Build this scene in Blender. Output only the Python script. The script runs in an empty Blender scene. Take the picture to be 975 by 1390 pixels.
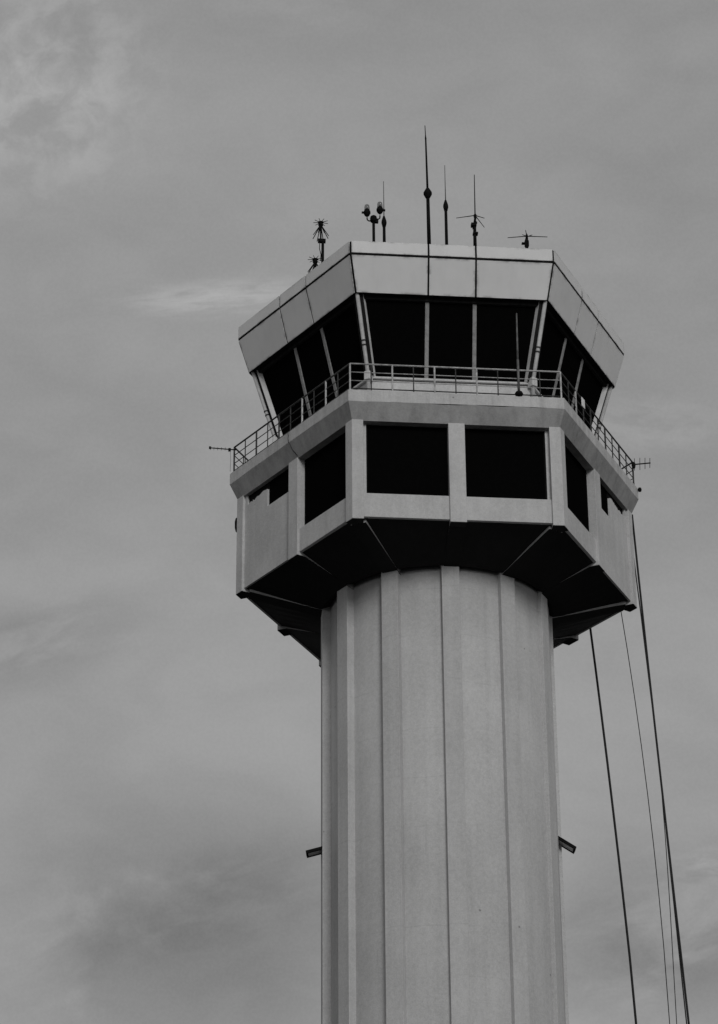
import bpy, bmesh, math, random
from mathutils import Vector, Matrix

random.seed(7)
S = bpy.context.scene
COL = S.collection
RAD = math.radians
S3 = math.sqrt(3) / 2
TAN30 = math.tan(math.pi / 6)

# ------------------------------------------------------------------ camera
cam_d = bpy.data.cameras.new('camera')
cam = bpy.data.objects.new('camera', cam_d)
COL.objects.link(cam)
cr = Vector((0.99593183, -0.08987978, -0.00643487))
cu = Vector((-0.03551871, -0.45719519, 0.88865684))
cw = Vector((0.08281428, 0.88481308, 0.45852766))
CAM = Vector((-9.94787, -79.93994, 1.6))
m = Matrix((cr, cu, -cw)).transposed().to_4x4()
m.translation = CAM
cam.matrix_world = m
cam_d.sensor_fit = 'VERTICAL'
cam_d.sensor_height = 36.0
cam_d.sensor_width = 36.0
cam_d.lens = 99.63
cam_d.clip_start = 0.5
cam_d.clip_end = 20000
S.camera = cam

# ------------------------------------------------------------------ colour management, sun, sky
S.view_settings.view_transform = 'Standard'
S.view_settings.look = 'None'
S.view_settings.exposure = 0.0
S.view_settings.gamma = 1.0
S.render.film_transparent = False

SUN_EL, SUN_AZ = 24.0, 9.0          # azimuth measured from the front normal (-Y) towards +X
sun_dir = Vector((math.sin(RAD(SUN_AZ)) * math.cos(RAD(SUN_EL)),
                  -math.cos(RAD(SUN_AZ)) * math.cos(RAD(SUN_EL)), math.sin(RAD(SUN_EL))))
sd = bpy.data.lights.new('sun', 'SUN')
sd.energy = 1.08
sd.angle = RAD(18)
sd.color = (1.0, 0.995, 0.985)
sun = bpy.data.objects.new('sun', sd)
sun.rotation_euler = (-sun_dir).to_track_quat('-Z', 'Y').to_euler()
sun.location = (30, -60, 90)
COL.objects.link(sun)

W = bpy.data.worlds.new('World')
S.world = W
W.use_nodes = True
nt = W.node_tree
for n in list(nt.nodes):
    nt.nodes.remove(n)


def N(tree, kind, **kw):
    n = tree.nodes.new(kind)
    for k, v in kw.items():
        if k.startswith('i_'):
            n.inputs[k[2:].replace('_', ' ')].default_value = v
        else:
            setattr(n, k, v)
    return n


def math_node(tree, op, a, b=None, clamp=False):
    n = tree.nodes.new('ShaderNodeMath')
    n.operation = op
    n.use_clamp = clamp
    for i, v in enumerate((a, b)):
        if v is None:
            continue
        if isinstance(v, (int, float)):
            n.inputs[i].default_value = v
        else:
            tree.links.new(v, n.inputs[i])
    return n.outputs[0]


def maprange(tree, val, a, b, c, d, smooth=True):
    n = tree.nodes.new('ShaderNodeMapRange')
    n.interpolation_type = 'SMOOTHSTEP' if smooth else 'LINEAR'
    tree.links.new(val, n.inputs['Value'])
    for k, v in (('From Min', a), ('From Max', b), ('To Min', c), ('To Max', d)):
        n.inputs[k].default_value = v
    return n.outputs['Result']


L = nt.links
tc = N(nt, 'ShaderNodeTexCoord')
DIR = tc.outputs['Generated']
sky = N(nt, 'ShaderNodeTexSky', sky_type='NISHITA')
sky.sun_disc = False
sky.sun_elevation = RAD(SUN_EL)
sky.sun_rotation = math.atan2(sun_dir.x, sun_dir.y)
sky.air_density = 1.0
sky.dust_density = 4.0
bw = N(nt, 'ShaderNodeRGBToBW')
L.new(sky.outputs[0], bw.inputs[0])
sepd = N(nt, 'ShaderNodeSeparateXYZ')
L.new(DIR, sepd.inputs[0])


def noise(tree, vec, scale, detail=6, rough=0.55, dist=0.0):
    n = N(tree, 'ShaderNodeTexNoise')
    n.inputs['Scale'].default_value = scale
    n.inputs['Detail'].default_value = detail
    n.inputs['Roughness'].default_value = rough
    n.inputs['Distortion'].default_value = dist
    tree.links.new(vec, n.inputs['Vector'])
    return n.outputs['Fac']


def mapping(tree, vec, loc=(0, 0, 0), rot=(0, 0, 0), scale=(1, 1, 1), kind='POINT'):
    n = N(tree, 'ShaderNodeMapping')
    n.vector_type = kind
    n.inputs['Location'].default_value = loc
    n.inputs['Rotation'].default_value = rot
    n.inputs['Scale'].default_value = scale
    tree.links.new(vec, n.inputs['Vector'])
    return n.outputs[0]


# broad overcast sheet: soft large-scale mottling everywhere, slightly drawn out into bands
v1 = mapping(nt, DIR, loc=(0.3, 0.1, 0.7), rot=(0, RAD(-18), 0), scale=(1.0, 1.0, 2.0))
big = noise(nt, v1, 7.0, 5, 0.5, 0.3)
mid = noise(nt, v1, 26.0, 5, 0.5, 0.5)
fine = noise(nt, DIR, 900.0, 2, 0.6)
sheet = math_node(nt, 'ADD', maprange(nt, big, 0.3, 0.7, -0.06, 0.06),
                  maprange(nt, mid, 0.3, 0.7, -0.035, 0.035))
sheet = math_node(nt, 'ADD', sheet, maprange(nt, fine, 0.3, 0.7, -0.018, 0.018))
elev = maprange(nt, sepd.outputs['Z'], 0.0, 0.9, 0.13, -0.16, False)
fac = math_node(nt, 'ADD', math_node(nt, 'ADD', sheet, elev), 1.0)


def cloud(center, rx, ry, rot, amp, scale, thr, soft, seed):
    """one cloud standing in the sky around the unit direction 'center' (radii in radians)"""
    global fac
    c = Vector(center)
    ex = Vector((c.y, -c.x, 0)).normalized()
    ez = ex.cross(c)
    a = RAD(rot)
    e1 = ex * math.cos(a) + ez * math.sin(a)
    e2 = -ex * math.sin(a) + ez * math.cos(a)
    sub = N(nt, 'ShaderNodeVectorMath', operation='SUBTRACT')
    L.new(DIR, sub.inputs[0])
    sub.inputs[1].default_value = c

    def dot(v, k):
        d = N(nt, 'ShaderNodeVectorMath', operation='DOT_PRODUCT')
        L.new(sub.outputs[0], d.inputs[0])
        d.inputs[1].default_value = v * k
        return d.outputs['Value']
    comb = N(nt, 'ShaderNodeCombineXYZ')
    L.new(dot(e1, 1 / rx), comb.inputs[0])
    L.new(dot(e2, 1 / ry), comb.inputs[1])
    L.new(dot(c, 3.0), comb.inputs[2])
    ln = N(nt, 'ShaderNodeVectorMath', operation='LENGTH')
    L.new(comb.outputs[0], ln.inputs[0])
    fall = maprange(nt, ln.outputs['Value'], 0.15, 1.25, 1.0, 0.0)
    vec = mapping(nt, comb.outputs[0], loc=(seed * 3.1, seed * 1.7, seed))
    nz = noise(nt, vec, scale, 8, 0.55, 0.35)
    dens = maprange(nt, nz, thr - soft, thr + soft, 0.0, 1.0)
    fac = math_node(nt, 'ADD', fac, math_node(nt, 'MULTIPLY', math_node(nt, 'MULTIPLY', fall, dens), amp))


cloud((-0.0350, 0.8120, 0.5830), 0.050, 0.044, 30, 0.33, 3.8, 0.51, 0.18, 1.0)
cloud((0.0580, 0.7900, 0.6100), 0.034, 0.014, 0, 0.10, 2.0, 0.5, 0.2, 2.0)
cloud((0.0315, 0.8510, 0.5242), 0.040, 0.0072, 5, 0.31, 2.6, 0.47, 0.19, 3.3)
cloud((0.1840, 0.8560, 0.4830), 0.030, 0.012, -10, 0.16, 2.2, 0.47, 0.2, 4.1)
cloud((0.0305, 0.9480, 0.3170), 0.085, 0.062, 10, -0.38, 1.5, 0.38, 0.14, 5.0)
cloud((0.0400, 0.9420, 0.3330), 0.060, 0.022, 20, -0.10, 2.4, 0.45, 0.16, 9.2)
cloud((0.2000, 0.9270, 0.3200), 0.075, 0.034, 10, -0.32, 1.9, 0.44, 0.18, 6.4)
cloud((-0.0350, 0.9100, 0.4130), 0.055, 0.018, 20, -0.23, 1.6, 0.45, 0.2, 7.7)
cloud((0.2120, 0.9160, 0.3420), 0.020, 0.007, -4, 0.24, 1.8, 0.46, 0.2, 8.8)

SKY_MIX = 0.12
base = math_node(nt, 'ADD', math_node(nt, 'MULTIPLY', bw.outputs[0], SKY_MIX), 2.85)
val = math_node(nt, 'MULTIPLY', base, fac)
comb = N(nt, 'ShaderNodeCombineColor')
for i in range(3):
    L.new(val, comb.inputs[i])
bg = N(nt, 'ShaderNodeBackground')
bg.inputs['Strength'].default_value = 0.1
L.new(comb.outputs[0], bg.inputs['Color'])
wo = N(nt, 'ShaderNodeOutputWorld')
L.new(bg.outputs[0], wo.inputs['Surface'])


# ------------------------------------------------------------------ materials
def new_mat(name):
    mt = bpy.data.materials.new(name)
    mt.use_nodes = True
    t = mt.node_tree
    b = t.nodes['Principled BSDF']
    return mt, t, b


def grey(t, val, b, sock='Base Color'):
    c = N(t, 'ShaderNodeCombineColor')
    for i in range(3):
        t.links.new(val, c.inputs[i])
    t.links.new(c.outputs[0], b.inputs[sock])


def concrete(name, base, streak=0.12, blotch=0.14, bump=0.25, rough=0.8, runs=0.0, lines=0.0):
    """painted render: blotchy, faint vertical rain runs, fine grain"""
    mt, t, b = new_mat(name)
    g = N(t, 'ShaderNodeNewGeometry')
    P = g.outputs['Position']
    n1 = noise(t, P, 0.55, 6, 0.6)
    n2 = noise(t, mapping(t, P, scale=(3.2, 3.2, 0.13)), 1.0, 5, 0.6)
    n3 = noise(t, P, 9.0, 6, 0.7)
    n4 = noise(t, P, 24.0, 3, 0.7)
    f = math_node(t, 'ADD', maprange(t, n1, 0.3, 0.7, -blotch, blotch * 0.6),
                  maprange(t, n2, 0.35, 0.75, streak * 0.5, -streak))
    f = math_node(t, 'ADD', f, maprange(t, n3, 0.3, 0.7, -0.07, 0.06))
    f = math_node(t, 'ADD', f, maprange(t, n4, 0.3, 0.7, -0.065, 0.065))
    if runs:
        n5 = noise(t, mapping(t, P, loc=(3, 7, 1), scale=(6.5, 6.5, 0.35)), 1.0, 4, 0.65)
        f = math_node(t, 'ADD', f, maprange(t, n5, 0.58, 0.72, 0.0, -runs))
    if lines:
        # faint pour joints every lift of the formwork
        sz = N(t, 'ShaderNodeSeparateXYZ')
        t.links.new(P, sz.inputs[0])
        w = math_node(t, 'ADD', sz.outputs['Z'], maprange(t, noise(t, P, 0.7, 3), 0.3, 0.7, -0.03, 0.03))
        fr_ = math_node(t, 'FRACT', math_node(t, 'MULTIPLY', w, 1 / 1.52))
        ln_ = maprange(t, math_node(t, 'ABSOLUTE', math_node(t, 'SUBTRACT', fr_, 0.5)), 0.004, 0.022, -lines, 0.0)
        f = math_node(t, 'ADD', f, math_node(t, 'MULTIPLY', ln_, maprange(t, n1, 0.42, 0.6, 0.0, 1.6)))
    # dark pin-holes left by shutter ties and chipped paint
    vo = N(t, 'ShaderNodeTexVoronoi')
    vo.inputs['Scale'].default_value = 0.9
    t.links.new(P, vo.inputs['Vector'])
    spot = maprange(t, vo.outputs['Distance'], 0.025, 0.04, 0.55, 1.0)
    v = math_node(t, 'MULTIPLY', math_node(t, 'ADD', f, 1.0), base)
    v = math_node(t, 'MULTIPLY', v, spot)
    grey(t, v, b)
    b.inputs['Roughness'].default_value = rough
    b.inputs['Specular IOR Level'].default_value = 0.25
    bp = N(t, 'ShaderNodeBump')
    bp.inputs['Strength'].default_value = bump
    bp.inputs['Distance'].default_value = 0.02
    t.links.new(math_node(t, 'ADD', n3, n4), bp.inputs['Height'])
    t.links.new(bp.outputs[0], b.inputs['Normal'])
    return mt


def panel_mat(name, base):
    """white sheet panels; grime creeps in from the joints (vertex attribute 'dirt')"""
    mt, t, b = new_mat(name)
    g = N(t, 'ShaderNodeNewGeometry')
    P = g.outputs['Position']
    at = N(t, 'ShaderNodeAttribute', attribute_name='dirt')
    n1 = noise(t, P, 0.8, 5, 0.6)
    n2 = noise(t, mapping(t, P, scale=(4, 4, 0.6)), 1.0, 5, 0.6)
    n3 = noise(t, P, 2.4, 4, 0.6)
    f = math_node(t, 'ADD', maprange(t, n1, 0.3, 0.7, -0.04, 0.03), maprange(t, n2, 0.4, 0.75, 0.01, -0.03))
    d = math_node(t, 'MULTIPLY', at.outputs['Fac'], maprange(t, n3, 0.35, 0.65, 0.15, 1.0))
    d = math_node(t, 'MULTIPLY', math_node(t, 'POWER', d, 2.6), 0.6)
    v = math_node(t, 'MULTIPLY', math_node(t, 'SUBTRACT', math_node(t, 'ADD', f, 1.0), d), base)
    grey(t, v, b)
    b.inputs['Roughness'].default_value = 0.55
    b.inputs['Specular IOR Level'].default_value = 0.3
    return mt


def plain(name, base, rough=0.6, spec=0.3, var=0.2, scale=8.0, metal=0.0):
    mt, t, b = new_mat(name)
    g = N(t, 'ShaderNodeNewGeometry')
    n1 = noise(t, g.outputs['Position'], scale, 4, 0.6)
    v = math_node(t, 'MULTIPLY', maprange(t, n1, 0.3, 0.7, 1 - var, 1 + var), base)
    grey(t, v, b)
    b.inputs['Roughness'].default_value = rough
    b.inputs['Specular IOR Level'].default_value = spec
    b.inputs['Metallic'].default_value = metal
    return mt


M_WALL = concrete('painted_render', 0.50, streak=0.07, blotch=0.10)
M_SHAFT = concrete('shaft_render', 0.48, streak=0.06, blotch=0.07, runs=0.07, lines=0.05)
M_PILASTER = concrete('pilaster_render', 0.49, streak=0.06, blotch=0.06, runs=0.06, lines=0.05)
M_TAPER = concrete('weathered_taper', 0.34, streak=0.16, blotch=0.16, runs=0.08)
M_DECK = concrete('deck_render', 0.48, streak=0.16, blotch=0.12, runs=0.10)
M_SOFFIT = concrete('shaded_soffit', 0.012, streak=0.0, blotch=0.3)  # near-black base: deep shade under the overhang put into the colour
M_PLINTH = concrete('white_plinth', 0.56, streak=0.06, blotch=0.06)
M_PANEL = panel_mat('white_fascia_sheet', 0.66)
M_BACK = plain('joint_backing', 0.012, 0.9, 0.05)
M_EAVE = plain('dark_eave_board', 0.02, 0.9, 0.05)
M_GLASS = plain('dark_tinted_glass', 0.003, 0.10, 0.0, 0.1)
M_FRAME = plain('dark_window_frame', 0.006, 0.8, 0.05)
M_MULL = plain('painted_mullion', 0.26, 0.6, 0.25, 0.25, 5.0)
M_POST = plain('painted_corner_post', 0.58, 0.6, 0.25, 0.12, 3.0)
M_PIPE = plain('painted_downpipe', 0.44, 0.5, 0.3, 0.15, 4.0)
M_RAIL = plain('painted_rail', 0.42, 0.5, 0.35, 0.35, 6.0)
M_RAILD = plain('dark_and_shaded_rail', 0.045, 0.6, 0.2, 0.4, 6.0)  # dark balusters and couplings; on side rails the shade is put into colour
M_METAL = plain('dark_antenna_metal', 0.007, 0.7, 0.05, 0.3)
M_GREYMET = plain('weathered_aluminium', 0.12, 0.5, 0.3, 0.3)
M_CABLE = plain('black_cable_sheath', 0.012, 0.6, 0.2, 0.2)
M_TRAY = plain('tray_diffuser', 0.75, 0.5, 0.3, 0.2)
M_SIGN = plain('white_plate', 0.75, 0.5, 0.3, 0.05)
M_LENS = None


def lens_mat():
    mt, t, b = new_mat('clear_lamp_lens')
    b.inputs['Base Color'].default_value = (0.35, 0.35, 0.35, 1)
    b.inputs['Roughness'].default_value = 0.08
    b.inputs['Transmission Weight'].default_value = 0.9
    b.inputs['IOR'].default_value = 1.35
    return mt


M_LENS = lens_mat()


def ground_mat():
    mt, t, b = new_mat('apron_ground')
    g = N(t, 'ShaderNodeNewGeometry')
    n1 = noise(t, g.outputs['Position'], 0.02, 8, 0.6)
    n2 = noise(t, g.outputs['Position'], 1.5, 6, 0.7)
    v = math_node(t, 'ADD', maprange(t, n1, 0.35, 0.65, 0.02, 0.04), maprange(t, n2, 0.3, 0.7, -0.005, 0.005))
    grey(t, v, b)
    b.inputs['Roughness'].default_value = 0.95
    return mt


M_GROUND = ground_mat()

# ------------------------------------------------------------------ mesh helpers


def mesh_obj(name, bm, mat, parent=None, smooth=False, bevel=0.0):
    me = bpy.data.meshes.new(name)
    bmesh.ops.recalc_face_normals(bm, faces=bm.faces)
    bm.to_mesh(me)
    bm.free()
    if mat:
        me.materials.append(mat)
    if smooth:
        for p in me.polygons:
            p.use_smooth = True
    o = bpy.data.objects.new(name, me)
    COL.objects.link(o)
    if parent:
        o.parent = parent
    if bevel:
        b = o.modifiers.new('bevel', 'BEVEL')
        b.width = bevel
        b.segments = 2
        b.limit_method = 'ANGLE'
        b.angle_limit = RAD(35)
    return o


def dup(o, parent=None, rz=None, name=None):
    c = o.copy()
    if name:
        c.name = name
    COL.objects.link(c)
    c.parent = parent or o.parent
    if rz is not None:
        c.rotation_euler = (0, 0, rz)
    return c


def thing(name, label, cat, loc=(0, 0, 0), group=None):
    o = bpy.data.objects.new(name, None)
    COL.objects.link(o)
    o.location = loc
    o['label'] = label
    o['category'] = cat
    if group:
        o['group'] = group
    return o


def hexa(bm, pts):
    """box from 8 points: bottom ring of 4, top ring of 4"""
    v = [bm.verts.new(p) for p in pts]
    bm.faces.new((v[3], v[2], v[1], v[0]))
    bm.faces.new((v[4], v[5], v[6], v[7]))
    for i in range(4):
        j = (i + 1) % 4
        bm.faces.new((v[i], v[j], v[4 + j], v[4 + i]))


def box(bm, x0, x1, y0, y1, z0, z1):
    hexa(bm, [(x0, y0, z0), (x1, y0, z0), (x1, y1, z0), (x0, y1, z0),
              (x0, y0, z1), (x1, y0, z1), (x1, y1, z1), (x0, y1, z1)])


def prism(bm, poly, ext):
    """solid from a planar polygon (3D points) swept along the vector ext"""
    e = Vector(ext)
    a = [bm.verts.new(p) for p in poly]
    b = [bm.verts.new(Vector(p) + e) for p in poly]
    bm.faces.new(a)
    bm.faces.new(b[::-1])
    n = len(poly)
    for i in range(n):
        j = (i + 1) % n
        bm.faces.new((a[j], a[i], b[i], b[j]))


def loft(bm, rings, cap=True):
    vs = [[bm.verts.new(p) for p in r] for r in rings]
    n = len(rings[0])
    for a, b in zip(vs[:-1], vs[1:]):
        for i in range(n):
            j = (i + 1) % n
            bm.faces.new((a[i], a[j], b[j], b[i]))
    if cap:
        bm.faces.new(vs[0][::-1])
        bm.faces.new(vs[-1])


def tube(bm, pts, radii, seg=10):
    pts = [Vector(p) for p in pts]
    if not hasattr(radii, '__len__'):
        radii = [radii] * len(pts)
    rings = []
    ref = None
    for i, p in enumerate(pts):
        d = (pts[min(i + 1, len(pts) - 1)] - pts[max(i - 1, 0)])
        if d.length < 1e-9:
            d = Vector((0, 0, 1))
        d.normalize()
        if ref is None:
            ref = Vector((0, 0, 1)) if abs(d.z) < 0.9 else Vector((1, 0, 0))
        a = d.cross(ref).normalized()
        b = a.cross(d)
        ref = b.cross(a) * -1 if False else ref
        rings.append([p + (a * math.cos(2 * math.pi * k / seg) + b * math.sin(2 * math.pi * k / seg)) * radii[i]
                      for k in range(seg)])
    loft(bm, rings)


def lathe(bm, x, y, prof, seg=16):
    rings = [[(x + r * math.cos(2 * math.pi * k / seg), y + r * math.sin(2 * math.pi * k / seg), z)
              for k in range(seg)] for r, z in prof]
    loft(bm, rings)


def hexring(R, z, rot=0.0):
    """vertices in the order FL, FR, R, BR, BL, L (front face first)"""
    return [(R * math.cos(RAD(a) + rot), R * math.sin(RAD(a) + rot), z) for a in (240, 300, 0, 60, 120, 180)]


SIX = [k * math.pi / 3 for k in range(6)]        # 0 front, 1 right, 2 rear right, 3 rear, 4 rear left, 5 left

# levels (m)
ZA, ZB, ZC = 49.664, 49.202, 47.99
RA, RC = 6.421, 6.054
ZD, ZE, ZF = 44.225, 43.842, 43.294
RD, RF = 6.60, 6.3555
AF = RF * S3                                     # apothem of the lower storey's column faces
ZG = 39.965                                      # column feet
AW = AF - 0.085                                  # wall face, set back behind the columns
ZW = 40.075                                      # bottom of the walls

# ------------------------------------------------------------------ ground
bm = bmesh.new()
bmesh.ops.create_grid(bm, x_segments=60, y_segments=60, size=6000)
ground = mesh_obj('ground', bm, M_GROUND)
ground['kind'] = 'structure'

# ------------------------------------------------------------------ control tower
tower = thing('control_tower', 'pale concrete airport control tower with hexagonal glazed cab on a ribbed round shaft',
              'control tower')

# --- shaft and its pilasters
SX = -0.045
bm = bmesh.new()
rs = 3.445
prof = [(rs, 0.0), (rs, 10.0), (rs, 20.0), (rs, 30.0), (rs, 39.75)]
lathe(bm, SX + 0.075, 0, prof, 128)
shaft = mesh_obj('shaft', bm, M_SHAFT, tower, smooth=False)
for p in shaft.data.polygons:
    p.use_smooth = abs(p.normal.z) < 0.5
PW = 0.27
pil0 = None
for k in range(12):
    if pil0 is None:
        bm = bmesh.new()
        prism(bm, [(-PW, -3.62, 0), (PW, -3.62, 0), (PW, -3.2, 0), (-PW, -3.2, 0)], (0, 0, 39.72))
        pil0 = mesh_obj('pilaster', bm, M_PILASTER, shaft, bevel=0.012)
        pil0.location = (SX, 0, 0)
    else:
        c = dup(pil0, shaft, k * math.pi / 6)

# --- sloping soffit under the lower storey and its ribs
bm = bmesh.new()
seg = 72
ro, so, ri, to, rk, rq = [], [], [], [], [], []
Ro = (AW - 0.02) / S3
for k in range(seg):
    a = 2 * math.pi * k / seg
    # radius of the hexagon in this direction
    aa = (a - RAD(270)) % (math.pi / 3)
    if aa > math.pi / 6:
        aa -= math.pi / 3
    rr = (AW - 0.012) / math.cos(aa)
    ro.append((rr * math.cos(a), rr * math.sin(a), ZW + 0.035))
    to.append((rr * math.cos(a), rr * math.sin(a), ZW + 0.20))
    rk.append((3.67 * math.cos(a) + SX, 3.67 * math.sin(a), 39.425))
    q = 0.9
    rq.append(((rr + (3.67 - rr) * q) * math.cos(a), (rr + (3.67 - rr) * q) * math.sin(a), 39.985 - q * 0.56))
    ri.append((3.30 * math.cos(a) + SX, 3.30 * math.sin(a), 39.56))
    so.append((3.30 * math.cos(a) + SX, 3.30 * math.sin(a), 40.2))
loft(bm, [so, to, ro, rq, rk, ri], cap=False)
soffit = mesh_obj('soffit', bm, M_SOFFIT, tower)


def rib(r0, r1, w, z0, zi_, th=0.3):
    b = bmesh.new()
    zi = zi_
    hexa(b, [(-w, -r0, z0), (w, -r0, z0), (w, -r1, zi), (-w, -r1, zi),
             (-w, -r0, z0 + th), (w, -r0, z0 + th), (w, -r1, zi + th), (-w, -r1, zi + th)])
    return b


ribs = []
for r0, rz in ((AF - 0.30, 0.0), (RF - 0.42, math.pi / 6)):
    o1 = mesh_obj('rib', rib(r0, 3.35, 0.245, ZG + 0.004, 39.33), M_WALL, soffit)
    o2 = mesh_obj('rib_shade_board', rib(r0, 3.35, 0.25, ZG - 0.012, 39.316, 0.014), M_SOFFIT, soffit)  # added board, near black, carries the shade under each rib
    for o in (o1, o2):
        o.rotation_euler = (0, 0, rz)
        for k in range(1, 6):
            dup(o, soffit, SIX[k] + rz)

# --- lower storey: columns
bm = bmesh.new()
box(bm, -0.25, 0.25, -AF, -AF + 0.34, ZG, ZF + 0.03)
colm = mesh_obj('column', bm, M_WALL, tower, bevel=0.012)
bm = bmesh.new()
leg, th = 0.345, 0.33
# chevron wrapping the corner, drawn for the corner lying on -Y
v0 = Vector((0, -RF, 0))
d1 = Vector((math.cos(RAD(30)), math.sin(RAD(30)), 0))
d2 = Vector((-d1.x, d1.y, 0))
n1 = Vector((-math.sin(RAD(30)), math.cos(RAD(30)), 0))
n2 = Vector((-n1.x, n1.y, 0))
inn = v0 + Vector((0, th / math.cos(RAD(30)), 0))
poly = [v0, v0 + d1 * leg, v0 + d1 * leg + n1 * th, inn, v0 + d2 * leg + n2 * th, v0 + d2 * leg]
prism(bm, [(p.x, p.y, ZG) for p in poly], (0, 0, ZF + 0.03 - ZG))
colv = mesh_obj('corner_column', bm, M_WALL, tower, bevel=0.012)
colv.rotation_euler = (0, 0, math.pi / 6)
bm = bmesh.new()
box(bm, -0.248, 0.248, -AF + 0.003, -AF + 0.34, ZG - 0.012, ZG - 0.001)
ftm = mesh_obj('foot_shade_plate', bm, M_SOFFIT, tower)  # added plate whose dark colour stands for shade under the column
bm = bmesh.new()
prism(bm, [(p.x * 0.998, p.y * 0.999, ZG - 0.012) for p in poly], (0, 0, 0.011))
ftv = mesh_obj('foot_shade_plate', bm, M_SOFFIT, tower)  # same added shade-coloured plate for the corner columns
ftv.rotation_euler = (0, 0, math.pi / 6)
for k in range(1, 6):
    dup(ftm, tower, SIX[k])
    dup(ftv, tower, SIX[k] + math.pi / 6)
    dup(colm, tower, SIX[k])
    dup(colv, tower, SIX[k] + math.pi / 6)

# --- lower storey: walls and windows, one bay at a time (s = -1 left bay, +1 right bay in the face's own frame)
XI, XO = 0.243, RF / 2 - 0.33                     # inner and outer ends of a bay (tucked behind the columns)
ZT = ZF + 0.02


def face_parent(o, k):
    o.rotation_euler = (0, 0, SIX[k])


big_wall, big_win, small_wall, small_win = {}, {}, {}, {}


def make_big(s, k):
    """spandrel wall with a wide recessed window above"""
    if s not in big_wall:
        b = bmesh.new()
        box(b, min(s * XI, s * XO), max(s * XI, s * XO), -AW, -AW + 0.24, ZW, 40.87)
        w = mesh_obj('spandrel_wall', b, M_WALL, tower, bevel=0.012)
        # plain strip of wall beside the corner column, set back with the window
        b = bmesh.new()
        x0, x1 = s * 2.73, s * (RF / 2 - 0.28)
        box(b, min(x0, x1), max(x0, x1), -AF + 0.20, -AF + 0.40, 40.86, ZT)
        st = mesh_obj('jamb_strip', b, M_WALL, tower)
        b = bmesh.new()
        xa, xb = sorted((s * 0.24, s * 2.73))
        y0, y1 = -AF + 0.27, -AF + 0.33
        for q in ((xa, xa + 0.05, 40.86, ZT), (xb - 0.05, xb, 40.86, ZT), (xa + 0.05, xb - 0.05, 40.86, 40.93),
                  (xa + 0.05, xb - 0.05, ZT - 0.06, ZT)):
            box(b, q[0], q[1], y0, y1, q[2], q[3])
        f = mesh_obj('window', b, M_FRAME, tower)
        panes = []
        for x0, x1 in ((xa + 0.04, xb - 0.04),):
            b = bmesh.new()
            box(b, x0, x1, y0 + 0.02, y0 + 0.035, 40.92, ZT - 0.05)
            panes.append(mesh_obj('pane', b, M_GLASS, f))
        big_wall[s] = (w, st)
        big_win[s] = (f, panes)
        for o in (w, st, f):
            face_parent(o, k)
    else:
        for o in big_wall[s]:
            dup(o, tower, SIX[k])
        f, panes = big_win[s]
        c = dup(f, tower, SIX[k])
        for p in panes:
            dup(p, c)


def make_small(s, k):
    """blank wall with a small high window next to the mid column and a ragged slot under the deck"""
    if s not in small_wall:
        rnd = random.Random(11 if s < 0 else 23)
        xe = 1.56 if s < 0 else 1.30
        zl = 42.41 if s < 0 else 42.28
        xs = 2.70
        pts = [(XI, ZW), (XI, zl), (xe, zl), (xe, 43.02)]
        nx = 9
        for i in range(1, nx):
            x = xe + (xs - 0.08 - xe) * i / nx
            z = 43.05 - 0.08 * (i / nx) + rnd.uniform(-0.035, 0.03)
            pts.append((x, z))
            if rnd.random() < 0.4:
                pts.append((x + 0.02, z - rnd.uniform(0.03, 0.07)))
                pts.append((x + 0.07, z - rnd.uniform(0.0, 0.03)))
        pts += [(xs - 0.04, 42.93), (xs, 43.04), (xs + 0.02, ZT), (XO, ZT), (XO, ZW)]
        b = bmesh.new()
        prism(b, [(s * x, -AW, z) for x, z in pts], (0, 0.07, 0))
        w = mesh_obj('wall', b, M_WALL, tower)
        b = bmesh.new()
        xa, xb = sorted((s * 0.24, s * (xe + 0.04)))
        y0, y1 = -AW + 0.074, -AW + 0.13
        zb = zl - 0.01
        for q in ((xa, xa + 0.05, zb, ZT), (xb - 0.05, xb, zb, ZT), (xa + 0.05, xb - 0.05, zb, zb + 0.06),
                  (xa + 0.05, xb - 0.05, ZT - 0.06, ZT)):
            box(b, q[0], q[1], y0, y1, q[2], q[3])
        f = mesh_obj('window', b, M_FRAME, tower)
        b = bmesh.new()
        box(b, xa + 0.04, xb - 0.04, y0 + 0.02, y0 + 0.035, zb + 0.05, ZT - 0.05)
        pane = mesh_obj('pane', b, M_GLASS, f)
        b = bmesh.new()
        xa, xb = sorted((s * (xe + 0.045), s * (xs + 0.1)))
        box(b, xa, xb, -AW + 0.074, -AW + 0.12, 42.8, ZT)
        sl = mesh_obj('vent_slot', b, M_FRAME, tower)
        small_wall[s] = (w, sl)
        small_win[s] = (f, [pane])
        for o in (w, sl, f):
            face_parent(o, k)
    else:
        for o in small_wall[s]:
            dup(o, tower, SIX[k])
        f, panes = small_win[s]
        c = dup(f, tower, SIX[k])
        for p in panes:
            dup(p, c)


make_big(-1, 0)
make_big(1, 0)
make_big(-1, 1)          # right face: wide window towards the front corner
make_small(1, 1)
make_small(-1, 5)        # left face: wide window towards the front corner
make_big(1, 5)
for k in (2, 3, 4):
    make_small(-1, k)
    make_small(1, k)

# --- deck slab with tapered underside
bm = bmesh.new()
rings = []
rnd = random.Random(3)
DIV = 14


def hexdense(R, z, jit=0.0):
    base = [Vector(p) for p in hexring(R, z)]
    out = []
    for i in range(6):
        a, b = base[i], base[(i + 1) % 6]
        for j in range(DIV):
            p = a.lerp(b, j / DIV)
            out.append((p.x, p.y, p.z + (rnd.uniform(-jit, jit) if j else 0)))
    return out


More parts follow.
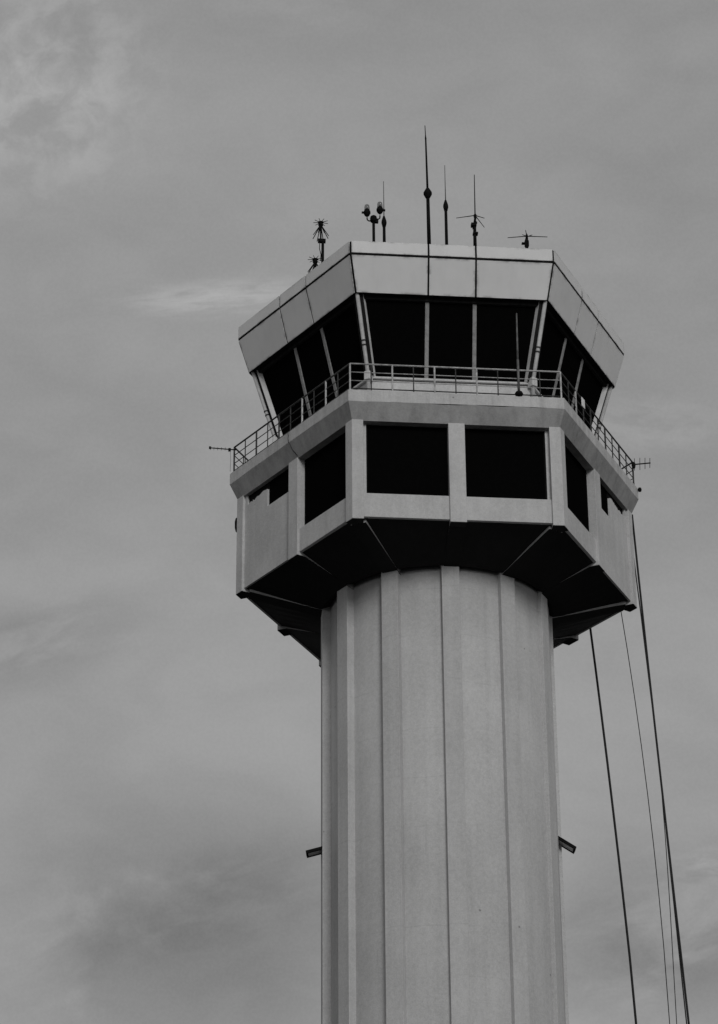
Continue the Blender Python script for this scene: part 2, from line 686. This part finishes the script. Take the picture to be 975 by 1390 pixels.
mid_ring = hexdense(RD, ZE, 0.02)
loft(bm, [[(x, y, z + 0.001) for x, y, z in mid_ring], hexdense(RD, ZD, 0.006)])
deck = mesh_obj('deck_slab', bm, M_DECK, tower)
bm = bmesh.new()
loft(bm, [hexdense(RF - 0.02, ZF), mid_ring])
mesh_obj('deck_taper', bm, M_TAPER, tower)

bm = bmesh.new()
yb = -RD * S3 - 0.002
tube(bm, [(0.02, yb, 44.21), (0.05, yb, 44.10), (0.03, yb, 44.0), (0.07, yb, 43.86), (0.11, yb + 0.03, 43.78),
          (0.13, yb + 0.10, 43.60), (0.22, yb + 0.16, 43.46), (0.27, yb + 0.205, 43.34)], [0.008, 0.011, 0.008, 0.012, 0.010, 0.008, 0.012, 0.006], 6)
o = mesh_obj('crack', bm, M_BACK, tower)
o.rotation_euler = (0, 0, SIX[5])

# --- cab plinth and sill
bm = bmesh.new()
loft(bm, [hexring(4.98, ZD), hexring(4.98, 45.40)])
plinth = mesh_obj('plinth', bm, M_PLINTH, tower, bevel=0.01)
bm = bmesh.new()
loft(bm, [hexring(5.07, 45.425), hexring(5.07, 45.50)])
sill = mesh_obj('sill', bm, M_PLINTH, tower, bevel=0.012)
bm = bmesh.new()
loft(bm, [hexring(4.93, 45.395), hexring(4.93, 45.43)])
mesh_obj('sill_joint', bm, M_BACK, tower)


def RG(z):                                        # corner radius of the leaning glass plane
    return 5.04 + (z - 45.73) * 0.301


ZS, ZU = 45.49, 48.06                             # sill top, eave board

# --- leaning panes, mullions and corner posts of the cab
XM = 0.745
bm_defs = []


def slanted(x0b, x1b, x0t, x1t, zb, zt, off0, off1):
    """slab in the glass plane; off0 = outwards, off1 = inwards (m)"""
    b = bmesh.new()
    yb, yt = -RG(zb) * S3, -RG(zt) * S3
    hexa(b, [(x0b, yb - off0, zb), (x1b, yb - off0, zb), (x1b, yb - off1, zb), (x0b, yb - off1, zb),
             (x0t, yt - off0, zt), (x1t, yt - off0, zt), (x1t, yt - off1, zt), (x0t, yt - off1, zt)])
    return b


eb, et = RG(ZS) / 2 - 0.10, RG(ZU) / 2 - 0.10
panes = []
for x0b, x1b, x0t, x1t in ((-eb, -XM, -et, -XM), (-XM, XM, -XM, XM), (XM, eb, XM, et)):
    panes.append(mesh_obj('glass_pane', slanted(x0b + 0.006, x1b - 0.006, x0t + 0.006, x1t - 0.006, ZS, ZU, 0.0, -0.02),
                          M_GLASS, tower))
mulls = []
for x in (-XM, XM):
    mulls.append(mesh_obj('mullion', slanted(x - 0.062, x + 0.062, x - 0.062, x + 0.062, ZS + 0.003, ZU, 0.035, -0.04),
                          M_MULL, tower, bevel=0.01))
for k in range(1, 6):
    for o in panes + mulls:
        dup(o, tower, SIX[k])


def radial(w, zb, zt, off0, off1):
    b = bmesh.new()
    hexa(b, [(-w, -RG(zb) - off0, zb), (w, -RG(zb) - off0, zb), (w, -RG(zb) - off1, zb), (-w, -RG(zb) - off1, zb),
             (-w, -RG(zt) - off0, zt), (w, -RG(zt) - off0, zt), (w, -RG(zt) - off1, zt), (-w, -RG(zt) - off1, zt)])
    return b


post = mesh_obj('corner_post', radial(0.15, ZS + 0.004, ZU, 0.08, -0.30), M_POST, tower, bevel=0.012)
post.rotation_euler = (0, 0, math.pi / 6)
seal = mesh_obj('corner_seal', radial(0.153, ZS + 0.004, ZU, 0.104, 0.081), M_EAVE, tower)
seal.rotation_euler = (0, 0, math.pi / 6)
for k in range(1, 6):
    dup(post, tower, SIX[k] + math.pi / 6)
    dup(seal, tower, SIX[k] + math.pi / 6)

# downpipes in front of the corner posts
bm = bmesh.new()
off = 0.172
tube(bm, [(0, -RG(48.02) - off, 48.02), (0, -RG(45.75) - off, 45.75), (0, -RG(45.62) - off, 45.62),
          (0, -5.13, 45.45), (0, -5.13, 44.24)], 0.062, 14)
pipe = mesh_obj('downpipe', bm, M_PIPE, tower, smooth=True)
bm = bmesh.new()
for z in (46.42, 46.56):
    tube(bm, [(0, -RG(z - 0.02) - off, z - 0.02), (0, -RG(z + 0.02) - off, z + 0.02)], 0.075, 14)
coup = mesh_obj('coupling', bm, M_RAILD, pipe)
bm = bmesh.new()
box(bm, -0.10, 0.10, -5.24, -4.99, 45.30, 45.60)
shoe = mesh_obj('pipe_shoe', bm, M_PLINTH, pipe, bevel=0.02)
pipe.rotation_euler = (0, 0, math.pi / 6)
for k in range(1, 6):
    c = dup(pipe, tower, SIX[k] + math.pi / 6)
    dup(coup, c)
    dup(shoe, c)

# --- eave board and roof
hb = slanted(-RG(47.90) / 2 - 0.05, RG(47.90) / 2 + 0.05, -RG(ZU) / 2 - 0.05, RG(ZU) / 2 + 0.05, 47.90, ZU - 0.004, 0.095, -0.05)
hd = mesh_obj('head_rail', hb, M_EAVE, tower)
for k in range(1, 6):
    dup(hd, tower, SIX[k])
bm = bmesh.new()
loft(bm, [hexring(RC - 0.06, ZC + 0.05), hexring(RC - 0.05, ZC + 0.12)])
mesh_obj('eave_board', bm, M_EAVE, tower)
bm = bmesh.new()
loft(bm, [hexring(RC - 0.034, ZC + 0.03), hexring(RA - 0.034, ZB), hexring(RA - 0.034, ZA - 0.012)])
roof = mesh_obj('roof', bm, M_BACK, tower)
bm = bmesh.new()
loft(bm, [hexring(RA - 0.10, ZA - 0.06), hexring(RA - 0.10, ZA - 0.005)])
mesh_obj('roof_sheet', bm, M_GREYMET, tower)

# --- fascia panels


def panel(b00, b10, b11, b01, n, thick, inset):
    """sheet panel: face corners b00 b10 (bottom) b11 b01 (top); outer rim carries dirt = 1, inside 0"""
    b = bmesh.new()
    dl = b.verts.layers.float.new('dirt')
    P = [Vector(p) for p in (b00, b10, b11, b01)]
    n = Vector(n).normalized()
    nx, nz = 8, 5
    wx = (P[1] - P[0]).length
    wz = (P[3] - P[0]).length

    def marks(w, cnt):
        i = min(inset, w * 0.3)
        inner = [i + (w - 2 * i) * j / (cnt - 2) for j in range(1, cnt - 2)]
        return [0.0, i * 0.35 / w, i / w] + [q / w for q in inner] + [1 - i / w, 1 - i * 0.35 / w, 1.0]
    us, vs = marks(wx, nx), marks(wz, nz)
    g = []
    for v in vs:
        row = []
        for u in us:
            p = P[0].lerp(P[1], u).lerp(P[3].lerp(P[2], u), v)
            q = b.verts.new(p)
            d = min(u * wx, (1 - u) * wx, v * wz, (1 - v) * wz)
            q[dl] = max(0.0, 1 - d / inset)
            row.append(q)
        g.append(row)
    for i in range(len(vs) - 1):
        for j in range(len(us) - 1):
            b.faces.new((g[i][j], g[i][j + 1], g[i + 1][j + 1], g[i + 1][j]))
    # returns (edges folded back)
    per = g[0][:] + [r[-1] for r in g[1:]] + g[-1][::-1][1:] + [r[0] for r in g[::-1]][1:-1]
    back = []
    for q in per:
        k = b.verts.new(q.co - n * thick)
        k[dl] = 1.0
        back.append(k)
    for i in range(len(per)):
        j = (i + 1) % len(per)
        b.faces.new((per[j], per[i], back[i], back[j]))
    return b


def aA(R):
    return -R * S3


slope_n = Vector((0, -(ZB - ZC), -(RA - RC) * S3))
gap_c, gap_v = 0.05, 0.03
zlo, zhi = ZC, ZB - 0.045


def RZ(z):
    return RC + (z - ZC) / (ZB - ZC) * (RA - RC)


def xs_at(R, i):
    return (-R / 2 + gap_c, -XM, XM, R / 2 - gap_c)[i]


fpan = []
for i in range(3):
    gl = gap_v if i > 0 else 0
    gr = gap_v if i < 2 else 0
    R0, R1 = RZ(zlo), RZ(zhi)
    b = panel((xs_at(R0, i) + gl, aA(R0), zlo), (xs_at(R0, i + 1) - gr, aA(R0), zlo),
              (xs_at(R1, i + 1) - gr, aA(R1), zhi), (xs_at(R1, i) + gl, aA(R1), zhi), slope_n, 0.024, 0.13)
    fpan.append(mesh_obj('fascia_panel', b, M_PANEL, tower))
    b = panel((xs_at(RA, i) + gl, aA(RA), ZB + 0.04), (xs_at(RA, i + 1) - gr, aA(RA), ZB + 0.04),
              (xs_at(RA, i + 1) - gr, aA(RA), ZA), (xs_at(RA, i) + gl, aA(RA), ZA), (0, -1, 0), 0.024, 0.10)
    fpan.append(mesh_obj('parapet_panel', b, M_PANEL, tower))
for k in range(1, 6):
    for o in fpan:
        dup(o, tower, SIX[k])

# small fittings on the building
bm = bmesh.new()
lathe(bm, 0, 0, [(0.01, -0.07), (0.05, -0.06), (0.065, 0.0), (0.05, 0.06), (0.01, 0.07)], 12)
o = mesh_obj('deck_edge_lamp', bm, M_METAL, None, smooth=True)
o.location = (6.645, -0.06, 44.17)
o['label'] = 'small black lamp on the right corner of the deck edge'
o['category'] = 'lamp'
bm = bmesh.new()
lathe(bm, 0, 0, [(0.02, -0.27), (0.07, -0.24), (0.10, -0.12), (0.105, 0.10), (0.08, 0.22), (0.02, 0.27)], 14)
o = mesh_obj('wall_lamp', bm, M_METAL, None, smooth=True)
o.location = (-6.315, 0.09, 42.46)
o['label'] = 'dark rounded wall lamp on the far left corner of the lower storey'
o['category'] = 'lamp'

# ------------------------------------------------------------------ guard railing
rail = thing('guard_railing', 'thin metal guard railing running round the open deck below the cab windows', 'railing', (0, 0, ZD))
RR = 6.47
HS = (0.975, 0.68, 0.385, 0.115)
for i, h in enumerate(HS):
    for k in range(6):
        if k == 0:
            bm = bmesh.new()
            rd = 0.027 if i == 0 else (0.02 if i == 3 else 0.014)
            tube(bm, [(-RR / 2, -RR * S3, h), (RR / 2, -RR * S3, h)], rd, 8)
            r0 = mesh_obj(('top_rail', 'middle_rail', 'middle_rail', 'bottom_rail')[i], bm,
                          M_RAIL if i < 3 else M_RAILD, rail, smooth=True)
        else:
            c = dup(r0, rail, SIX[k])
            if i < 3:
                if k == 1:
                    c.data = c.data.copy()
                    c.data.materials[0] = M_RAILD  # rails off the front face get the shade-coloured copy
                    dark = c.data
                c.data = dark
p0 = b0 = pd = None
for k in range(6):
    for j in range(10):
        u = j / 10
        a = Vector(hexring(RR, 0)[k])
        b_ = Vector(hexring(RR, 0)[(k + 1) % 6])
        pos = a.lerp(b_, u)
        if j % 2 == 0:
            if p0 is None:
                bm = bmesh.new()
                tube(bm, [(0, 0, 0), (0, 0, 0.975)], 0.028, 8)
                bmesh.ops.create_cone(bm, cap_ends=True, segments=10, radius1=0.07, radius2=0.07, depth=0.025,
                                      matrix=Matrix.Translation((0, 0, 0.012)))
                p0 = mesh_obj('post', bm, M_RAIL, rail)
                c = p0
            else:
                c = dup(p0, rail)
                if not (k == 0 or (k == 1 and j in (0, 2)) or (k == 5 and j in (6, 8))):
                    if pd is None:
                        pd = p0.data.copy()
                        pd.materials[0] = M_RAILD  # shade-coloured copy of the post for the side and rear faces
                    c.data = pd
        else:
            if b0 is None:
                bm = bmesh.new()
                tube(bm, [(0, 0, 0), (0, 0, 0.94)], 0.02, 6)
                b0 = mesh_obj('baluster', bm, M_RAILD, rail)
                c = b0
            else:
                c = dup(b0, rail)
        c.location = pos

# sign plate tied to the right-hand railing
sp = thing('sign_plate', 'small blank white plate tied to the right side of the deck railing', 'plate', (0, 0, 0))
bm = bmesh.new()
box(bm, -0.13, 0.13, -0.012, 0.012, -0.16, 0.16)
o = mesh_obj('plate', bm, M_SIGN, sp, bevel=0.01)
bm = bmesh.new()
for x in (-0.09, 0.09):
    tube(bm, [(x, 0.016, 0.10), (x, 0.016, 0.20)], 0.008, 6)
mesh_obj('tie', bm, M_METAL, sp)
nr = Vector((S3, -0.5, 0))
sp.rotation_euler = (0, 0, math.pi / 3)
SIGN_POS = (4.20, -3.99, 45.06)
sp.location = SIGN_POS

# ------------------------------------------------------------------ antennas and lamps on the roof
ZR = ZA - 0.005


def antenna(name, label, x, y, z=ZR, group=None, cat='antenna'):
    return thing(name, label, cat, (x, y, z), group)


def part_tube(name, pts, r, parent, mat=M_METAL, seg=8, smooth=True):
    b = bmesh.new()
    tube(b, pts, r, seg)
    return mesh_obj(name, b, mat, parent, smooth=smooth)


# tall mast with a bulb-shaped insulator
bx, by = -0.703, -5.40
t = antenna('mast_antenna', 'tallest black mast antenna on the roof edge with a bulb halfway up', bx, by)
part_tube('mast', [(0, 0, -0.02), (-0.010, 0, 1.86)], [0.062, 0.054], t, seg=12)
bm = bmesh.new()
lathe(bm, -0.012, 0, [(0.05, 1.80), (0.085, 1.86), (0.135, 1.97), (0.135, 2.03), (0.085, 2.13), (0.045, 2.20)], 14)
mesh_obj('insulator', bm, M_METAL, t, smooth=True)
part_tube('whip', [(-0.016, 0, 2.15), (-0.040, 0, 4.10)], [0.036, 0.026], t)
part_tube('tip', [(-0.040, 0, 4.08), (-0.044, 0, 4.22), (-0.056, 0, 4.60)], [0.030, 0.016, 0.012], t)

# two fibreglass whips
for (x, y, hb, ht, lab) in ((-2.063, -4.9, 0.78, 2.72, 'thin whip antenna on the roof right beside the twin lamps'),
                            (-0.098, -5.0, 1.42, 3.38, 'thin whip antenna just right of the tallest mast on the roof')):
    t = antenna('whip_antenna', lab, x, y, ZR, 'whip antennas on the roof')
    part_tube('base_tube', [(0, 0, -0.02), (0, 0, hb + 0.28), ], [0.052, 0.047], t, seg=10)
    bm = bmesh.new()
    lathe(bm, 0, 0, [(0.055, hb + 0.22), (0.085, hb + 0.36), (0.08, hb + 0.44), (0.03, hb + 0.62)], 12)
    mesh_obj('ferrule', bm, M_METAL, t, smooth=True)
    part_tube('whip', [(0, 0, hb + 0.55), (0, 0, ht)], [0.017, 0.010], t, M_GREYMET)

# twin obstruction lamps on one pole
t = thing('obstruction_lamp', 'pair of small glass warning lamps on one forked pole on the roof', 'warning lamp', (-2.395, -4.9, ZR))
part_tube('pole', [(0, 0, -0.02), (0, 0, 1.20)], 0.046, t, seg=10)
bm = bmesh.new()
lathe(bm, 0, 0, [(0.06, 1.14), (0.105, 1.19), (0.115, 1.28), (0.10, 1.36), (0.05, 1.40)], 12)
box(bm, 0.05, 0.15, -0.05, 0.05, 1.14, 1.24)
mesh_obj('junction_box', bm, M_METAL, t)
for s, zl, arm in ((-1, 1.40, 1.20), (1, 1.52, 1.28)):
    x = s * 0.205
    ar = part_tube('arm', [(0, 0, arm), (x * 0.75, 0, arm + 0.0), (x * 0.97, 0, arm + 0.04), (x, 0, arm + 0.1), (x, 0, zl)], 0.022, t)
    bm = bmesh.new()
    lathe(bm, x, 0, [(0.03, zl - 0.04), (0.075, zl), (0.112, zl + 0.08), (0.11, zl + 0.14), (0.085, zl + 0.20)], 14)
    box(bm, x + s * 0.09, x + s * 0.17, -0.03, 0.03, zl + 0.08, zl + 0.13)
    lh = mesh_obj('lamp_holder', bm, M_METAL, t, smooth=False)
    bm = bmesh.new()
    lathe(bm, x, 0, [(0.086, zl + 0.17), (0.086, zl + 0.32), (0.075, zl + 0.37), (0.04, zl + 0.40), (0.01, zl + 0.405)], 14)
    mesh_obj('lens', bm, M_LENS, lh, smooth=True)
    bm = bmesh.new()
    lathe(bm, x, 0, [(0.03, zl + 0.18), (0.045, zl + 0.24), (0.02, zl + 0.27)], 8)
    mesh_obj('bulb', bm, M_METAL, lh, smooth=True)

# ground-plane antenna
t = antenna('ground_plane_antenna', 'antenna with one upright rod and drooping side rods right of the centre of the roof', 0.762, -5.30)
part_tube('mast', [(0, 0, -0.02), (0.004, 0, 0.98)], [0.058, 0.05], t, seg=10)
bm = bmesh.new()
lathe(bm, 0.03, 0, [(0.02, 0.98), (0.06, 1.02), (0.06, 1.06), (0.025, 1.12), (0.05, 1.27), (0.05, 1.33), (0.01, 1.40)], 10)
mesh_obj('mount', bm, M_METAL, t)
for q in ((-0.11, 0.06, 0.90, 1.00), (-0.06, 0.10, 0.60, 0.66)):
    bm = bmesh.new()
    box(bm, q[0], q[1], -0.08, 0.08, q[2], q[3])
    mesh_obj('clamp', bm, M_METAL, t)
part_tube('upright_rod', [(0.028, 0, 1.3), (0.043, 0, 2.86)], [0.020, 0.012], t)
for dx, dy, dz in ((-0.60, 0.0, -0.13), (0.34, 0.30, 0.11), (0.27, -0.1, -0.50), (-0.02, 0.5, -0.2)):
    part_tube('side_rod', [(0.028, 0, 1.32), (0.028 + dx, dy, 1.32 + dz)], [0.016, 0.010], t, seg=6)

# crossed-rod antenna near the right corner of the roof
t = antenna('crossed_rod_antenna', 'short stub antenna with long crossed horizontal rods near the right roof corner', 2.445, -5.0)
part_tube('mast', [(0, 0, -0.02), (0.012, 0, 0.72)], [0.055, 0.05], t, seg=10)
for q in ((-0.055, 0.075, 0.44, 0.64), (-0.15, -0.056, 0.52, 0.56)):
    bm = bmesh.new()
    box(bm, q[0], q[1], -0.05, 0.05, q[2], q[3])
    mesh_obj('clamp', bm, M_METAL, t)
bm = bmesh.new()
lathe(bm, 0.02, 0, [(0.03, 0.66), (0.042, 0.74), (0.036, 0.86), (0.012, 0.92)], 10)
mesh_obj('mount', bm, M_METAL, t)
for a, bq in (((0.02, 0, 0.82), (-0.60, -0.05, 0.70)), ((0.02, 0, 0.82), (0.69, 0.05, 0.86)),
              ((0.02, 0, 0.82), (-0.06, 0.35, 1.10)), ((0.02, 0, 0.82), (0.05, 0.35, 1.27)), ((0.02, 0, 0.8), (0.11, -0.5, 0.55))):
    part_tube('rod', [a, bq], [0.015, 0.011], t, seg=6)


# discone antennas on the left side of the roof
def discone(x, y, hub, mast, label, ncone=8, ndisc=9, seed=1):
    r = random.Random(seed)
    q = antenna('discone_antenna', label, x, y, ZR, 'discone antennas on the left side of the roof')
    ox = -0.055
    part_tube('mast', [(0, 0, -0.02), (0.01, 0, mast)], [0.05, 0.046], q, seg=10)
    b = bmesh.new()
    kb = bmesh.new()
    box(kb, ox - 0.09, 0.10, -0.06, 0.06, mast - 0.05, mast + 0.06)
    mesh_obj('clamp', kb, M_METAL, q)
    lathe(b, ox, 0, [(0.04, hub - 0.12), (0.085, hub - 0.05), (0.07, hub + 0.02), (0.10, hub + 0.06), (0.02, hub + 0.08)], 10)
    mesh_obj('mount', b, M_METAL, q)
    part_tube('stem', [(ox, 0, mast), (ox, 0, hub)], 0.026, q)
    part_tube('feeder', [(ox - 0.03, 0, mast), (ox - 0.04, 0, mast - 0.3), (-0.05, 0, mast - 0.5), (-0.062, 0, mast - 0.75)], 0.014, q, seg=6)
    for k in range(ncone):
        a = 2 * math.pi * (k + 0.5) / ncone
        part_tube('cone_rod', [(ox, 0, hub - 0.03), (ox + 0.265 * math.cos(a), 0.265 * math.sin(a), hub - 0.50 + r.uniform(-0.02, 0.02))],
                  [0.018, 0.013], q, seg=6)
    for k in range(ndisc):
        a = 2 * math.pi * (k + 0.3) / ndisc
        part_tube('disc_rod', [(ox, 0, hub + 0.05), (ox + 0.24 * math.cos(a), 0.24 * math.sin(a), hub + 0.06)],
                  [0.013, 0.009], q, seg=6)
    return q


discone(-3.905, -3.5, 51.58 - ZR, 50.93 - ZR, 'taller umbrella-shaped antenna on a pole at the left roof edge', seed=2)
discone(-4.06, -3.2, 50.36 - ZR, 49.95 - ZR, 'lower umbrella-shaped antenna half hidden behind the left roof edge', seed=5)

# whip clamped to the front railing
t = antenna('whip_antenna', 'slender pole antenna clamped to the front deck railing, before the right corner post', 1.917, -5.70, ZD)
part_tube('base_tube', [(0, 0, 0.12), (0, 0, 1.30)], [0.042, 0.036], t, M_GREYMET, seg=10)
part_tube('whip', [(0, 0, 1.28), (0.005, 0, 1.9), (0.018, 0, 2.95)], [0.032, 0.030, 0.022], t, M_GREYMET)
bm = bmesh.new()
lathe(bm, 0, 0, [(0.05, 0.0), (0.11, 0.03), (0.13, 0.09), (0.10, 0.15), (0.045, 0.18)], 12)
mesh_obj('foot', bm, M_METAL, t, smooth=True)

# yagis on the two side corners of the railing
t = antenna('comb_antenna', 'small comb antenna with upright tines on the right railing corner', 6.47, -0.15, 45.03)
part_tube('boom', [(-0.05, 0, 0.0), (0.56, 0, 0.09)], 0.022, t, seg=8)
for x, l in ((0.03, 0.22), (0.21, 0.22), (0.38, 0.20), (0.54, 0.18)):
    z = 0.09 * (x + 0.05) / 0.61
    part_tube('tine', [(x + 0.01, 0, z + l), (x - 0.01, 0, z - l)], 0.010, t, seg=6)
bm = bmesh.new()
lathe(bm, 0.0, 0, [(0.05, -0.12), (0.07, -0.02), (0.06, 0.06), (0.02, 0.10)], 10)
mesh_obj('bracket', bm, M_METAL, t)
t = antenna('boom_antenna', 'thin boom antenna sticking out from the left railing corner', -6.47, -0.15, 45.03)
part_tube('boom', [(0.05, 0, 0.0), (-0.78, 0, 0.04)], [0.02, 0.018], t, seg=8)
bm = bmesh.new()
box(bm, -0.20, -0.12, -0.04, 0.04, -0.05, 0.04)
box(bm, -0.82, -0.75, -0.03, 0.03, 0.01, 0.08)
mesh_obj('clamp', bm, M_METAL, t)
for x in (-0.30, -0.42, -0.54, -0.66, -0.77):
    part_tube('tine', [(x, -0.10, 0.02), (x, 0.10, 0.02)], 0.007, t, M_GREYMET, seg=6)
part_tube('lead', [(-0.14, 0, -0.03), (-0.12, 0, -0.35), (-0.13, 0.02, -0.78)], 0.007, t, M_GREYMET, seg=6)

# ------------------------------------------------------------------ trays on the shaft
for (att, out, lab) in (((-3.50, -0.25, 31.63), (-0.66, 0.0, -0.20), 'flat dark-rimmed light tray sticking out of the left side of the shaft'),
                        ((3.40, -0.62, 31.98), (0.56, 0.02, -0.34), 'flat dark-rimmed light tray sloping out of the right side of the shaft')):
    a = Vector(att)
    o_ = Vector(out)
    t = thing('light_tray', lab, 'light fitting', att, 'light trays on the shaft')
    ex = o_.normalized()
    ey = Vector((0.12 if ex.x < 0 else 0.05, 1, 0)).normalized()
    ez = ex.cross(ey).normalized()
    if ez.z < 0:
        ez = -ez
    ln, wd, hh = o_.length, 0.42, 0.07

    def fr(x, y, z):
        return ex * x + ey * y + ez * z

    def obox(b, x0, x1, y0, y1, z0, z1):
        hexa(b, [fr(x0, y0, z0), fr(x1, y0, z0), fr(x1, y1, z0), fr(x0, y1, z0),
                 fr(x0, y0, z1), fr(x1, y0, z1), fr(x1, y1, z1), fr(x0, y1, z1)])
    bm = bmesh.new()
    rw = 0.055
    obox(bm, 0, ln, 0, rw, -hh, 0)
    obox(bm, 0, ln, wd - rw, wd, -hh, 0)
    obox(bm, ln - rw, ln, rw, wd - rw, -hh, 0)
    obox(bm, 0, ln, 0, wd, 0.001, 0.02)
    mesh_obj('housing', bm, M_METAL, t)
    bm = bmesh.new()
    obox(bm, 0.0, ln - rw, rw, wd - rw, -hh + 0.02, -0.005)
    mesh_obj('diffuser', bm, M_TRAY, t)

# ------------------------------------------------------------------ cables down the right-hand side


def cable(label, y, xz, rad, foot_x, yf):
    pts = [(x, y, z) for x, z in xz]
    pts.append((foot_x, yf, 0.02))
    b = bmesh.new()
    tube(b, pts, rad, 8)
    o = mesh_obj('cable', b, M_CABLE, None, smooth=True)
    o['label'] = label
    o['category'] = 'cable'
    o['group'] = 'cables hanging beside the shaft'
    return o


cable('thick black cable nearest the shaft, coming down from under the right soffit', 3.4,
      [(5.304, 42.6), (5.434, 40.97), (5.558, 39.34), (5.676, 37.71), (5.79, 36.08), (5.897, 34.45), (6.0, 32.82), (6.097, 31.19), (6.188, 29.57), (6.92, 12.0)], 0.038, 7.3, 3.4)
cable('thin cable second from the shaft, dropping behind the right corner column', 1.5,
      [(5.907, 42.5), (6.093, 40.85), (6.261, 39.2), (6.41, 37.55), (6.541, 35.9), (6.654, 34.25), (6.749, 32.6), (6.825, 30.95), (6.883, 29.3), (7.2, 12.0)], 0.014, 7.3, 1.5)
cable('thick black cable farthest right, falling from the right corner of the deck', 1.0,
      [(6.562, 43.8), (6.644, 41.92), (6.729, 40.05), (6.817, 38.17), (6.908, 36.3), (7.002, 34.42), (7.098, 32.55), (7.197, 30.67), (7.299, 28.8), (8.15, 12.0)], 0.034, 8.7, 1.0)
cable('cable strand hugging the right corner wall before joining the thick outer cable', 0.9,
      [(6.433, 43.6), (6.483, 42.77), (6.533, 41.94), (6.584, 41.11), (6.64, 40.28), (6.69, 39.45), (6.74, 38.61), (6.79, 37.78), (6.84, 36.95), (6.93, 35.2), (7.02, 33.4)], 0.02, 8.5, 0.9)
cable('thin cable peeling off just inside the farthest right cable', 1.2,
      [(6.69, 40.6), (6.764, 39.4), (6.863, 38.09), (6.94, 36.78), (6.999, 35.47), (7.041, 34.16), (7.068, 32.85), (7.082, 31.55), (7.086, 30.24), (7.082, 28.93), (7.05, 12.0)], 0.013, 7.0, 1.2)
